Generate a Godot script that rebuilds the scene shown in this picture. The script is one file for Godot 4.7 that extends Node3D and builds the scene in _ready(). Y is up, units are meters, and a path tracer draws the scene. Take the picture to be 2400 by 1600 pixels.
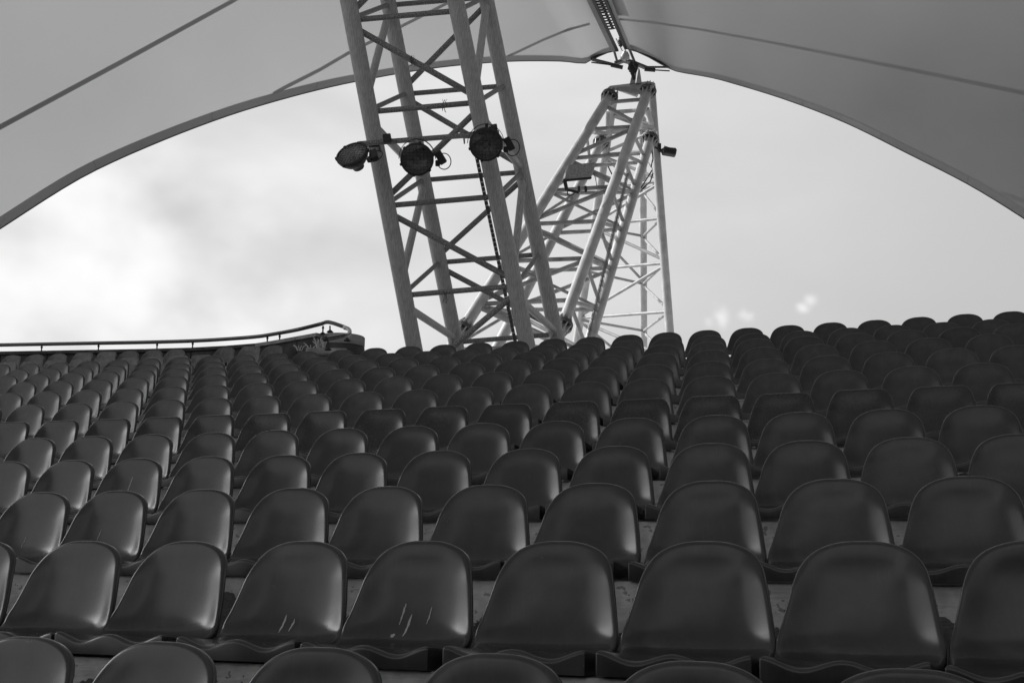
extends Node3D
# Rows of moulded seats under a membrane roof, with two lattice masts behind them.

const F := 3000.0                 # focal length of the photograph in its own pixels (2400 x 1600)
const PITCH := 0.187735
const KD := 1.286                 # the pixel depths below were first measured with a shorter lens
const ROLL := 0.0139626
const EYE := 1.5
const FLOOR := 4.15              # top of the added slab behind the last dark row
const ARC_X := -35.7475            # centre of the seating arcs
const ARC_Z := 82.9409

var rng := RandomNumberGenerator.new()
var names := {}
var M := {}

# one entry for each row: radius and height (above the eye) of the backrest tops, angle of the middle seat, shifts in mm
const ROWS := [
	[93.337, -0.167, 0.39269, [11, -11, -3, -2, 8, -3]],
	[94.424, 0.151, 0.38489, [8, -9, 4, -6, 0, 5, -1]],
	[95.548, 0.439, 0.38241, [20, -7, -2, 7, -9, -6, -12, 3, 4, 4]],
	[96.718, 0.729, 0.37425, [5, -5, -13, -8, -2, -9, -1, 16, 11, 22, 2, -6, -21]],
	[97.753, 1.012, 0.37231, [0, -7, -8, -5, -8, 6, 12, 7, 2, 2, 11, 0, -8, -6]],
	[98.899, 1.300, 0.36454, [9, 7, 14, 9, -5, -8, -13, -22, -11, -12, 1, 14, 10, 1, 7, 9, -10]],
	[99.986, 1.621, 0.36220, [-14, 9, 19, 14, 4, -4, -9, -9, -7, -6, -4, -4, -6, 7, 5, -2, 7, -1]],
	[101.081, 1.932, 0.35488, [22, 3, -4, 1, 3, -1, 0, -14, -8, -7, -4, -6, -7, -8, -6, 8, 6, 8, 11, 9, -10]],
	[102.138, 2.231, 0.35292, [8, 4, 22, 2, 2, 1, -5, -15, -11, -4, -6, -3, 0, 4, -6, -10, 2, -4, 7, 14, -4, 2]],
	[103.284, 2.534, 0.34567, [22, -3, 9, 9, 14, -8, 1, -14, -22, -17, -9, -7, -6, -1, -1, 1, 4, 1, 3, 2, 2, 12, 6, -1, -7]],
	[104.331, 2.803, 0.34393, [2, 12, 15, 19, 5, -10, -7, -22, -22, -14, -3, -5, 0, 8, 1, 8, -7, 15, 5, -8, -8, 15, 21, -1, 1, -6]],
	[105.485, 3.109, 0.34143, [1, 1, 8, -8, 7, -4, -5, 0, 5, -19, 1, -2, 4, -7, -1, 0, 9, 10, 6, -1, -7, 6, 0, 1, 3, -1, 2, -6]],
]

# ------------------------------------------------------------------ directions and positions
func ray(px: float, py: float) -> Vector3:
	# direction of a photograph pixel, scaled to camera depth 1
	var xr := (px - 1200.0) / F
	var yr := (800.0 - py) / F
	var xc := cos(ROLL) * xr - sin(ROLL) * yr
	var yc := sin(ROLL) * xr + cos(ROLL) * yr
	return Vector3(xc, yc * cos(PITCH) + sin(PITCH), -(cos(PITCH) - yc * sin(PITCH)))

func at(px: float, py: float, depth: float) -> Vector3:
	return ray(px, py) * depth * KD + Vector3(0, EYE, 0)

func atz(px: float, py: float, ahead: float) -> Vector3:
	var d := ray(px, py)
	return d * (ahead * KD / -d.z) + Vector3(0, EYE, 0)

func aty(px: float, py: float, height: float) -> Vector3:
	var d := ray(px, py)
	return d * ((height - EYE) / d.y) + Vector3(0, EYE, 0)

func arc(radius: float, angle: float, y: float) -> Vector3:
	return Vector3(ARC_X + radius * sin(angle), y, ARC_Z - radius * cos(angle))

func arc_angle(px: float, py: float, radius: float) -> float:
	# angle on the seating arc of this radius where the pixel's direction crosses it
	var d := ray(px, py)
	var a := d.x * d.x + d.z * d.z
	var b := -2.0 * (d.x * ARC_X + d.z * ARC_Z)
	var c := ARC_X * ARC_X + ARC_Z * ARC_Z - radius * radius
	var t := (-b + sqrt(b * b - 4.0 * a * c)) / (2.0 * a)
	return atan2(d.x * t - ARC_X, ARC_Z - d.z * t)

func arc_height(px: float, py: float, radius: float) -> float:
	# height above the eye where the pixel's direction meets the arc of this radius
	var p := arc(radius, arc_angle(px, py, radius), 0.0)
	var d := ray(px, py)
	return d.y * p.z / d.z

# ------------------------------------------------------------------ nodes
func numbered(called: String) -> String:
	if not names.has(called):
		names[called] = 0
		return called
	names[called] += 1
	return "%s_%03d" % [called, names[called]]

func tag(o: Node, label: String, category: String, group := "", kind := "") -> Node:
	o.set_meta("label", label)
	if category != "": o.set_meta("category", category)
	if group != "": o.set_meta("group", group)
	if kind != "": o.set_meta("kind", kind)
	return o

func thing(called: String, base: Vector3, label: String, category: String, group := "") -> Node3D:
	var o := Node3D.new()
	o.name = numbered(called)
	add_child(o)
	o.position = base
	tag(o, label, category, group)
	return o

func put(called: String, mesh: Mesh, mat: Material, parent: Node3D, where := Vector3.ZERO) -> MeshInstance3D:
	var o := MeshInstance3D.new()
	o.name = numbered(called) if parent == self else called
	o.mesh = mesh
	o.material_override = mat
	parent.add_child(o, true)
	o.position = where
	return o

func obj(called: String, st: SurfaceTool, mat: Material, parent: Node3D) -> MeshInstance3D:
	# st holds world positions; parents are never turned
	return put(called, st.commit(), mat, parent, -origin(parent))

func origin(parent: Node3D) -> Vector3:
	var v := Vector3.ZERO
	var n: Node = parent
	while n != self:
		v += (n as Node3D).position
		n = n.get_parent()
	return v

func structure(called: String, st: SurfaceTool, mat: Material, label: String) -> MeshInstance3D:
	var o := obj(called, st, mat, self)
	o.set_meta("kind", "structure")
	o.set_meta("label", label)
	return o

func rod(called: String, a: Vector3, b: Vector3, r: float, mat: Material, parent: Node3D, r2 := -1.0, sides := 16) -> MeshInstance3D:
	# a round tube from a to b (world positions)
	var c := CylinderMesh.new()
	c.height = a.distance_to(b)
	c.bottom_radius = r
	c.top_radius = r if r2 < 0.0 else r2
	c.radial_segments = sides
	c.rings = 1
	var o := put(called, c, mat, parent, (a + b) * 0.5 - origin(parent))
	var y := (b - a).normalized()
	var x := y.cross(Vector3(0.31, 0.2, 0.93)).normalized()
	o.basis = Basis(x, y, x.cross(y))
	return o

# ------------------------------------------------------------------ shapes into a SurfaceTool
func begin() -> SurfaceTool:
	var st := SurfaceTool.new()
	st.begin(Mesh.PRIMITIVE_TRIANGLES)
	return st

func quad(st: SurfaceTool, a: Vector3, b: Vector3, c: Vector3, d: Vector3) -> void:
	for v in [a, b, c, a, c, d]: st.add_vertex(v)

func finish(st: SurfaceTool) -> SurfaceTool:
	st.generate_normals()
	return st

func block(st: SurfaceTool, centre: Vector3, x: Vector3, y: Vector3, z: Vector3, bevel := 0.0) -> void:
	# a box with half axes x, y, z; the bevel is cut from every edge
	st.set_smooth_group(-1)
	var ax := [x, y, z]
	if bevel <= 0.0:
		for i in 3:
			for s in [1.0, -1.0]:
				var n: Vector3 = ax[i] * s
				var u: Vector3 = ax[(i + 1) % 3] * s
				var v: Vector3 = ax[(i + 2) % 3]
				quad(st, centre + n - u - v, centre + n - u + v, centre + n + u + v, centre + n + u - v)
		return
	var inner := []
	for i in 3: inner.append(ax[i] * maxf(0.0, 1.0 - bevel / ax[i].length()))
	for i in 3:
		for s in [1.0, -1.0]:
			var n: Vector3 = ax[i] * s
			var u: Vector3 = inner[(i + 1) % 3] * s
			var v: Vector3 = inner[(i + 2) % 3]
			quad(st, centre + n - u - v, centre + n - u + v, centre + n + u + v, centre + n + u - v)
	for i in 3:
		var j := (i + 1) % 3
		var k := (i + 2) % 3
		for sj in [1.0, -1.0]:
			for sk in [1.0, -1.0]:
				var a: Vector3 = ax[j] * sj + inner[k] * sk
				var b: Vector3 = inner[j] * sj + ax[k] * sk
				var e: Vector3 = inner[i]
				if sj * sk > 0.0: quad(st, centre + a - e, centre + a + e, centre + b + e, centre + b - e)
				else: quad(st, centre + b - e, centre + b + e, centre + a + e, centre + a - e)
	for sx in [1.0, -1.0]:
		for sy in [1.0, -1.0]:
			for sz in [1.0, -1.0]:
				var a: Vector3 = ax[0] * sx + inner[1] * sy + inner[2] * sz
				var b: Vector3 = inner[0] * sx + ax[1] * sy + inner[2] * sz
				var c: Vector3 = inner[0] * sx + inner[1] * sy + ax[2] * sz
				for v in ([a, c, b] if sx * sy * sz > 0.0 else [a, b, c]): st.add_vertex(centre + v)

func beam(st: SurfaceTool, a: Vector3, b: Vector3, w: float, h: float, up := Vector3.UP, bevel := 0.0) -> void:
	# a rectangular bar from a to b
	var y := (b - a).normalized()
	var x := y.cross(up).normalized()
	block(st, (a + b) * 0.5, x * w * 0.5, y * a.distance_to(b) * 0.5, x.cross(y) * h * 0.5, bevel)

func tube(st: SurfaceTool, pts: Array, r: float, sides := 10, caps := true) -> void:
	# a round tube along a line of points, smooth
	st.set_smooth_group(0)
	var rings := []
	var n: int = pts.size()
	var side := Vector3.ZERO
	for i in n:
		var t: Vector3 = (pts[mini(i + 1, n - 1)] - pts[maxi(i - 1, 0)]).normalized()
		if side == Vector3.ZERO:
			side = t.cross(Vector3(0.3, 0.93, 0.21)).normalized()
		side = (side - t * side.dot(t)).normalized()
		var other := t.cross(side)
		var ring := []
		for k in sides:
			var q := TAU * k / sides
			ring.append(pts[i] + (side * cos(q) + other * sin(q)) * r)
		rings.append(ring)
	for i in n - 1:
		for k in sides:
			var l := (k + 1) % sides
			quad(st, rings[i][k], rings[i][l], rings[i + 1][l], rings[i + 1][k])
	if caps:
		st.set_smooth_group(-1)
		for k in sides:
			var l := (k + 1) % sides
			for v in [pts[0], rings[0][l], rings[0][k], pts[n - 1], rings[n - 1][k], rings[n - 1][l]]: st.add_vertex(v)

func plate(st: SurfaceTool, outline: Array, thick: Vector3) -> void:
	# a flat convex outline of world points given a thickness
	st.set_smooth_group(-1)
	var n: int = outline.size()
	var m := Vector3.ZERO
	for v in outline: m += v
	m /= n
	for i in n:
		var a: Vector3 = outline[i]
		var b: Vector3 = outline[(i + 1) % n]
		for v in [m + thick, b + thick, a + thick, m - thick, a - thick, b - thick]: st.add_vertex(v)
		quad(st, a - thick, a + thick, b + thick, b - thick)

func lathe(st: SurfaceTool, at_point: Vector3, axis: Vector3, profile: Array, sides := 24, smooth := true) -> void:
	# profile: pairs [radius, height along the axis]
	var y := axis.normalized()
	var x := y.cross(Vector3(0.37, 0.51, 0.78)).normalized()
	var z := x.cross(y)
	for i in profile.size() - 1:
		st.set_smooth_group(0 if smooth else -1)
		for k in sides:
			var p := []
			for e in [[i, k], [i, k + 1], [i + 1, k + 1], [i + 1, k]]:
				var q: float = TAU * e[1] / sides
				p.append(at_point + (x * cos(q) + z * sin(q)) * float(profile[e[0]][0]) + y * float(profile[e[0]][1]))
			quad(st, p[0], p[1], p[2], p[3])

# ------------------------------------------------------------------ materials
func grey(v: float) -> Color:
	return Color(v, v, v).linear_to_srgb()

func noise_texture(lo: float, hi: float, freq: float, seed_value: int, octaves := 5, size := 512, kind := FastNoiseLite.TYPE_SIMPLEX_SMOOTH, stretch := 1.0) -> ImageTexture:
	# a tiling picture of greys between lo and hi (as multipliers), computed here so that it can be stretched
	var n := FastNoiseLite.new()
	n.noise_type = kind
	n.seed = seed_value
	n.frequency = freq
	n.fractal_octaves = octaves
	var img := n.get_seamless_image(size, size)
	if stretch > 1.0:
		img.resize(size, int(size * stretch), Image.INTERPOLATE_CUBIC)
		img.resize(size, size, Image.INTERPOLATE_BILINEAR)
	var out := Image.create(size, size, true, Image.FORMAT_RGB8)
	for y in size:
		for x in size:
			var v := img.get_pixel(x, y).r
			var c := lerpf(lo, hi, v)
			out.set_pixel(x, y, Color(c, c, c))
	out.generate_mipmaps()
	return ImageTexture.create_from_image(out)

func streak_texture(lo: float, hi: float, fx: float, fy: float, seed_value: int, size := 512, contrast := 1.0) -> ImageTexture:
	# streaks along the second axis, as rain and brushes leave them
	var n := FastNoiseLite.new()
	n.noise_type = FastNoiseLite.TYPE_SIMPLEX_SMOOTH
	n.seed = seed_value
	n.frequency = 1.0
	n.fractal_octaves = 4
	var out := Image.create(size, size, true, Image.FORMAT_RGB8)
	for y in size:
		var v := float(y) / size
		for x in size:
			var u := float(x) / size
			# blended over the border so that the picture tiles
			var a := n.get_noise_2d(u * fx, v * fy)
			var b := n.get_noise_2d((u - 1.0) * fx, v * fy)
			var c := n.get_noise_2d(u * fx, (v - 1.0) * fy)
			var s := lerpf(lerpf(a, b, smoothstep(0.85, 1.0, u)), c, smoothstep(0.85, 1.0, v))
			var g := lerpf(lo, hi, clampf(0.5 + s * contrast, 0.0, 1.0))
			out.set_pixel(x, y, Color(g, g, g))
	out.generate_mipmaps()
	return ImageTexture.create_from_image(out)

func grime_texture(seed_value: int, blotch: float, runs: float, specks: int, size := 1024) -> ImageTexture:
	# dusty plastic: blotches, dried rain runs along the second axis, fine specks and short scratches
	var n := FastNoiseLite.new()
	n.seed = seed_value
	n.frequency = 0.006
	n.fractal_octaves = 5
	var a := n.get_seamless_image(size, size)
	n.frequency = 0.05
	var b := n.get_seamless_image(size, 64)
	b.resize(size, size, Image.INTERPOLATE_CUBIC)
	var out := Image.create(size, size, true, Image.FORMAT_RGB8)
	for y in size:
		for x in size:
			var p := a.get_pixel(x, y).r
			var q := b.get_pixel(x, y).r
			var v := 0.80 + (p - 0.5) * blotch + maxf(0.0, q - 0.6) * runs * p
			out.set_pixel(x, y, Color(v, v, v))
	var r := RandomNumberGenerator.new()
	r.seed = seed_value
	for i in specks:
		var x := r.randi_range(4, size - 5)
		var y := r.randi_range(4, size - 40)
		var v := r.randf_range(0.9, 1.0) if r.randf() < 0.75 else r.randf_range(0.45, 0.6)
		var long := r.randi_range(1, 3) if r.randf() < 0.9 else r.randi_range(8, 34)
		var drift := r.randf_range(-0.35, 0.35)
		for k in long: out.set_pixel(clampi(x + int(k * drift), 0, size - 1), y + k, Color(v, v, v))
	out.generate_mipmaps()
	return ImageTexture.create_from_image(out)

func bump_texture(freq: float, seed_value: int, strength := 4.0, size := 512) -> ImageTexture:
	var n := FastNoiseLite.new()
	n.seed = seed_value
	n.frequency = freq
	n.fractal_octaves = 5
	var img := n.get_seamless_image(size, size)
	img.convert(Image.FORMAT_RGBA8)
	img.bump_map_to_normal_map(strength)
	img.generate_mipmaps()
	return ImageTexture.create_from_image(img)

func material(base: float, rough: float, tex: Texture2D = null, scale := 1.0, metal := 0.0) -> StandardMaterial3D:
	var m := StandardMaterial3D.new()
	m.albedo_color = grey(base)
	m.roughness = rough
	m.metallic = metal
	if tex:
		m.albedo_texture = tex
		m.uv1_triplanar = true
		m.uv1_world_triplanar = true
		m.uv1_scale = Vector3.ONE * scale
	return m

func plaster_image() -> ImageTexture:
	# painted concrete riser: 4 m along by its height; dark damp dirt with a ragged edge at the foot, pits and worn patches
	var w := 1024
	var h := 128
	var a := FastNoiseLite.new(); a.seed = 11; a.frequency = 0.012; a.fractal_octaves = 5
	var b := FastNoiseLite.new(); b.seed = 12; b.frequency = 0.05; b.fractal_octaves = 4
	var c := FastNoiseLite.new(); c.seed = 13; c.frequency = 0.004; c.fractal_octaves = 3
	var out := Image.create(w, h, true, Image.FORMAT_RGB8)
	for y in h:
		var up := 1.0 - float(y) / h
		for x in w:
			var fold := smoothstep(0.9, 1.0, float(x) / w)
			var na := lerpf(a.get_noise_2d(x, y * 0.57), a.get_noise_2d(x - w, y * 0.57), fold)
			var nb := lerpf(b.get_noise_2d(x, y * 0.57), b.get_noise_2d(x - w, y * 0.57), fold)
			var nc := lerpf(c.get_noise_2d(x, 0.0), c.get_noise_2d(x - w, 0.0), fold)
			var v := 0.60 + na * 0.10 + nb * 0.07
			var foot := 0.40 + na * 0.12 + nb * 0.08 + maxf(0.0, nc - 0.12) * 1.5
			if up < foot: v = 0.24 + nb * 0.07 + na * 0.05
			if nb > 0.47: v *= 0.7
			out.set_pixel(x, y, Color(v, v, v))
	var r := RandomNumberGenerator.new()
	r.seed = 5
	for i in 150:
		var px := r.randi_range(2, w - 4)
		var py := r.randi_range(2, h - 4)
		var dark := r.randf_range(0.1, 0.3)
		for dx in r.randi_range(1, 3):
			for dy in r.randi_range(1, 2):
				out.set_pixel(px + dx, py + dy, Color(dark, dark, dark))
	out.generate_mipmaps()
	return ImageTexture.create_from_image(out)

func make_materials() -> void:
	var scuff := grime_texture(3, 0.22, 0.5, 900)
	var worn := grime_texture(21, 0.34, 1.1, 2400)
	var gloss := noise_texture(0.72, 1.0, 0.02, 4, 5)
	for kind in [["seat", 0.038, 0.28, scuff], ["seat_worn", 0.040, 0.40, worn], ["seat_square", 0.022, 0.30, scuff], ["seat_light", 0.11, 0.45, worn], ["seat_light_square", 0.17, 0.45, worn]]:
		# plastic of one batch fades unevenly from seat to seat
		var set_of := []
		for f in [0.84, 0.93, 1.0, 1.08, 1.2]:
			var m := material(kind[1] * f, kind[2] * lerpf(1.0, f, 0.4), kind[3], 1.5)
			m.roughness_texture = gloss
			m.uv1_offset = Vector3(f * 3.1, f * 1.7, f)
			set_of.append(m)
		M[kind[0]] = set_of
	M.dropping = material(0.34, 0.9)
	M.riser = StandardMaterial3D.new()
	M.riser.albedo_texture = plaster_image()
	M.riser.roughness = 0.9
	M.riser.normal_enabled = true
	M.riser.normal_texture = bump_texture(0.05, 31, 5.0)
	M.riser.normal_scale = 0.5
	M.tread = material(0.22, 0.95, noise_texture(0.55, 1.0, 0.01, 6, 6), 0.6)
	var paint := streak_texture(0.60, 1.0, 60.0, 6.0, 41, 512, 0.9)
	M.mast = material(0.54, 0.5, paint, 1.3)
	M.mast.uv1_scale = Vector3(1.6, 0.7, 1.6)
	M.strut = material(0.36, 0.6, streak_texture(0.45, 1.0, 30.0, 30.0, 42, 512, 1.0), 1.1)
	M.tower = material(0.54, 0.42, noise_texture(0.72, 1.0, 0.01, 43, 5), 0.35)
	M.tower_strut = material(0.44, 0.5, noise_texture(0.62, 1.0, 0.012, 44, 5), 0.4)
	M.joint = material(0.20, 0.5, noise_texture(0.5, 1.0, 0.03, 45, 5), 1.0, 0.3)
	M.black = material(0.012, 0.55)
	M.dark = material(0.03, 0.6, noise_texture(0.6, 1.0, 0.02, 46, 4), 1.5)
	M.lens = material(0.05, 0.06)
	M.lens.transparency = BaseMaterial3D.TRANSPARENCY_ALPHA
	M.lens.albedo_color = Color(0.25, 0.25, 0.25, 0.3)
	M.reflector = material(0.45, 0.3, noise_texture(0.5, 1.0, 0.03, 55, 4), 2.0, 0.6)
	M.lamp_face = material(0.38, 0.5, noise_texture(0.6, 1.0, 0.02, 47, 4), 1.2)
	M.rail = material(0.10, 0.25, null, 1.0, 1.0)
	M.wall = material(0.10, 0.9, noise_texture(0.5, 1.0, 0.012, 48, 6), 0.5)
	M.coping = material(0.42, 0.85, noise_texture(0.6, 1.0, 0.012, 49, 6), 0.6)
	M.plant = material(0.55, 0.9)
	M.fabric = material(0.25, 0.75, noise_texture(0.90, 1.0, 0.004, 50, 6), 0.05)
	M.fabric.backlight_enabled = true
	M.fabric.backlight = Color(1, 1, 1)
	M.fabric_double = material(0.26, 0.75, noise_texture(0.85, 1.0, 0.006, 51, 6), 0.1)
	M.fabric_double.backlight_enabled = true
	M.fabric_double.backlight = Color(0.5, 0.5, 0.5)
	M.stage = material(0.46, 0.9, noise_texture(0.7, 1.0, 0.012, 53, 6), 0.3)  # added stage building; its tone sets the light on the seat fronts
	M.bounce_paving = material(0.66, 0.9, noise_texture(0.75, 1.0, 0.01, 54, 6), 0.2)  # added slab behind the rows, pale so that it bounces more sunlight
	M.ground = material(0.42, 0.95, noise_texture(0.75, 1.0, 0.006, 52, 6), 0.05)

# ------------------------------------------------------------------ sky
func make_sky() -> PanoramaSkyMaterial:
	var w := 2048
	var h := 1024
	var a := FastNoiseLite.new(); a.seed = 71; a.frequency = 1.0; a.fractal_octaves = 5
	var b := FastNoiseLite.new(); b.seed = 72; b.frequency = 1.0; b.fractal_octaves = 6
	var data := PackedFloat32Array()
	data.resize(w * h * 3)
	# two small torn clouds low over the seats: direction and half size in degrees
	var puffs := []
	for q in [[1690.0, 738.0, 19.0, 20.0], [1748.0, 740.0, 14.0, 10.0], [1900.0, 704.0, 11.0, 11.0], [1884.0, 722.0, 13.0, 8.0], [1664.0, 752.0, 9.0, 8.0]]:
		var d := ray(q[0], q[1]).normalized()
		puffs.append([atan2(d.x, -d.z), asin(d.y), q[2] / F, q[3] / F])
	for y in h:
		var el := PI * (0.5 - (y + 0.5) / h)
		for x in w:
			var az := wrapf(TAU * (x + 0.5) / w, -PI, PI)   # the picture begins straight ahead
			var v := 0.25
			if el > -0.02:
				var d := Vector3(sin(az) * cos(el), sin(el), -cos(az) * cos(el))
				# thin high cloud everywhere, brighter towards the sun (ahead on the left)
				var sunward := d.dot(SUN)
				v = 0.47 + 0.29 * smoothstep(-0.25, 0.70, sunward) + 6.0 * exp(-pow(acos(clampf(sunward, -1.0, 1.0)) / 0.30, 2.0))
				var n := a.get_noise_3d(d.x * 3.6, d.y * 9.0, d.z * 3.6)
				var cover := smoothstep(-0.55, 0.75, -az) * smoothstep(-3.1, -1.6, az)
				v += n * 0.34 * cover
				# a torn bright bank of cloud low on the left
				var m := b.get_noise_3d(d.x * 7.0, d.y * 9.0, d.z * 7.0)
				var bank := smoothstep(-0.30, 0.26, m * 0.40 + (-az - 0.36) * 1.0 - (el - 0.21) * 0.5) * smoothstep(-3.0, -2.0, az)
				v = lerpf(v, maxf(v, 1.06), bank * 0.9)
				for p in puffs:
					var e := pow((az - p[0]) / p[2], 2.0) + pow((el - p[1]) / p[3], 2.0)
					if e < 3.0:
						var t := b.get_noise_3d(d.x * 90.0, d.y * 90.0, d.z * 90.0)
						v = lerpf(v, 1.0, clampf((1.0 - e * 0.6 + t * 1.6) * 0.7, 0.0, 0.85))
			var i := (y * w + x) * 3
			data[i] = v
			data[i + 1] = v
			data[i + 2] = v
	var img := Image.create_from_data(w, h, false, Image.FORMAT_RGBF, data.to_byte_array())
	var s := PanoramaSkyMaterial.new()
	s.panorama = ImageTexture.create_from_image(img)
	return s

const SUN_AZ := -1.2
const SUN_EL := 0.62
var SUN := Vector3(sin(SUN_AZ) * cos(SUN_EL), sin(SUN_EL), -cos(SUN_AZ) * cos(SUN_EL))

# ------------------------------------------------------------------ the seat
var prof_p := []     # points of the seat's middle line (z, y), top to front
var prof_s := []     # their distance along it

func make_profile() -> void:
	var c := Curve2D.new()
	var k := [[-0.066, 0.42], [-0.050, 0.34], [-0.028, 0.25], [-0.004, 0.165], [0.018, 0.112], [0.055, 0.076], [0.11, 0.063], [0.20, 0.061], [0.29, 0.064], [0.355, 0.063]]
	for i in k.size():
		var p := Vector2(k[i][0], k[i][1])
		var before := Vector2(k[maxi(i - 1, 0)][0], k[maxi(i - 1, 0)][1])
		var after := Vector2(k[mini(i + 1, k.size() - 1)][0], k[mini(i + 1, k.size() - 1)][1])
		var t := (after - before).normalized()
		c.add_point(p, -t * p.distance_to(before) / 3.0, t * p.distance_to(after) / 3.0)
	c.bake_interval = 0.004
	var n := 220
	for i in n + 1:
		var s := c.get_baked_length() * i / n
		prof_s.append(s)
		prof_p.append(c.sample_baked(s, true))

func profile(s: float) -> Array:
	# point and normal of the middle line
	var total: float = prof_s[-1]
	var f := clampf(s / total, 0.0, 1.0) * (prof_s.size() - 1)
	var i := mini(int(f), prof_s.size() - 2)
	var p: Vector2 = prof_p[i].lerp(prof_p[i + 1], f - i)
	var t: Vector2 = (prof_p[mini(i + 2, prof_s.size() - 1)] - prof_p[maxi(i - 1, 0)]).normalized()
	return [p, Vector2(-t.y, t.x)]   # (z, y) normal: towards the sitter

func table(points: Array, v: float) -> float:
	for i in points.size() - 1:
		if v <= points[i + 1][0]:
			var t := clampf((v - points[i][0]) / (points[i + 1][0] - points[i][0]), 0.0, 1.0)
			return lerpf(points[i][1], points[i + 1][1], t)
	return points[-1][1]

const ROUND_OUTLINE := [[0.0, 0.035], [0.003, 0.064], [0.008, 0.088], [0.016, 0.113], [0.028, 0.139], [0.045, 0.162], [0.068, 0.181], [0.10, 0.196], [0.15, 0.209], [0.224, 0.224], [0.30, 0.239], [0.345, 0.2465], [0.38, 0.2475], [0.41, 0.2475], [0.435, 0.243], [0.50, 0.236], [0.66, 0.232], [0.69, 0.229], [0.705, 0.222], [0.716, 0.208], [0.722, 0.185]]
const SQUARE_OUTLINE := [[0.0, 0.125], [0.003, 0.140], [0.008, 0.152], [0.016, 0.163], [0.028, 0.174], [0.045, 0.184], [0.068, 0.194], [0.10, 0.203], [0.15, 0.213], [0.224, 0.226], [0.30, 0.239], [0.345, 0.2465], [0.38, 0.2475], [0.41, 0.2475], [0.435, 0.243], [0.50, 0.236], [0.66, 0.232], [0.69, 0.229], [0.705, 0.222], [0.716, 0.208], [0.722, 0.185]]

func seat_point(x: float, s: float, edge: float, drop: float) -> Vector3:
	# a point of the shell; edge is its distance from the outline
	var pn := profile(s)
	var p: Vector2 = pn[0]
	var n: Vector2 = pn[1]
	var back := 1.0 - smoothstep(0.30, 0.46, s)
	var k := absf(x) / 0.24
	var h := 0.048 * pow(k, 3.0) * back * smoothstep(0.0, 0.16, s) + 0.006 * k * k * (1.0 - back)
	h -= 0.006 * smoothstep(0.014, 0.085, edge) * back * smoothstep(0.01, 0.14, s)
	h += 0.015 * smoothstep(0.50, 0.70, s) * cos(TAU * x / 0.235)
	var r := 0.015
	if edge < r: h -= r - sqrt(maxf(0.0, r * r - (r - edge) * (r - edge)))
	h -= drop
	return Vector3(x, p.y + n.y * h, p.x + n.x * h)

func edge_distance(x: float, s: float, outline: Array) -> float:
	var best := 9.0
	var q := Vector2(absf(x), s)
	var total: float = prof_s[-1]
	best = minf(s if absf(x) < outline[0][1] else 9.0, total - s)
	for i in outline.size() - 1:
		var a := Vector2(outline[i][1], outline[i][0])
		var b := Vector2(outline[i + 1][1], outline[i + 1][0])
		best = minf(best, q.distance_to(Geometry2D.get_closest_point_to_segment(q, a, b)))
	return best

func seat_mesh(outline: Array) -> ArrayMesh:
	var total: float = prof_s[-1]
	var half := 15
	var nu := half * 2
	var rows := []
	for i in 11: rows.append(0.075 * pow(i / 11.0, 1.9))
	for i in 28: rows.append(lerpf(0.075, total - 0.05, i / 28.0))
	for i in 11: rows.append(total - 0.05 * pow(1.0 - i / 10.0, 1.9))
	var grid := []
	for s in rows:
		var line := []
		var w := table(outline, s)
		for j in nu + 1:
			var x := w * sin(PI * 0.5 * (float(j) / half - 1.0))
			line.append(seat_point(x, s, 0.0 if j == 0 or j == nu or s == 0.0 or s >= total - 1e-6 else edge_distance(x, s, outline), 0.0))
		grid.append(line)
	var st := begin()
	st.set_smooth_group(0)
	for i in rows.size() - 1:
		for j in nu:
			quad(st, grid[i][j], grid[i][j + 1], grid[i + 1][j + 1], grid[i + 1][j])
	# the turned-down skirt all round
	var ring := []
	for j in nu + 1: ring.append([j, 0])
	for i in range(1, rows.size()): ring.append([nu, i])
	for j in range(nu - 1, -1, -1): ring.append([j, rows.size() - 1])
	for i in range(rows.size() - 2, 0, -1): ring.append([0, i])
	var lower := []
	for e in ring:
		var s: float = rows[e[1]]
		var w := table(outline, s)
		var x := w * sin(PI * 0.5 * (float(e[0]) / half - 1.0))
		var q := seat_point(x, s, 0.0, lerpf(0.010, 0.024, smoothstep(0.34, 0.44, s)))
		if s > 0.40: q.y = lerpf(q.y, 0.006, smoothstep(0.40, 0.50, s))
		lower.append(q)
	for i in ring.size():
		var j := (i + 1) % ring.size()
		var a: Vector3 = grid[ring[i][1]][ring[i][0]]
		var b: Vector3 = grid[ring[j][1]][ring[j][0]]
		quad(st, b, a, lower[i], lower[j])
	st.generate_normals()
	st.index()
	return st.commit()

func drip(seat: Node3D, x: float, s0: float, s1: float, w: float) -> void:
	# a dried white run on the backrest, lying on its surface
	var st := begin()
	st.set_smooth_group(0)
	var n := 9
	var last := []
	for i in n + 1:
		var s := lerpf(s0, s1, float(i) / n)
		var xx := x - (s - s0) * 0.16 + rng.randf_range(-0.0016, 0.0016)
		var ww := w * (0.25 + 0.9 * sin(PI * clampf(float(i) / n * 0.85 + 0.08, 0.0, 1.0))) * rng.randf_range(0.6, 1.2)
		var e := 0.1
		var pair := [seat_point(xx - ww, s, e, -0.0015), seat_point(xx + ww, s, e, -0.0015)]
		if not last.is_empty(): quad(st, last[0], last[1], pair[1], pair[0])
		last = pair
	st.generate_normals()
	put("dried_drip", st.commit(), M.dropping, seat)

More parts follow.
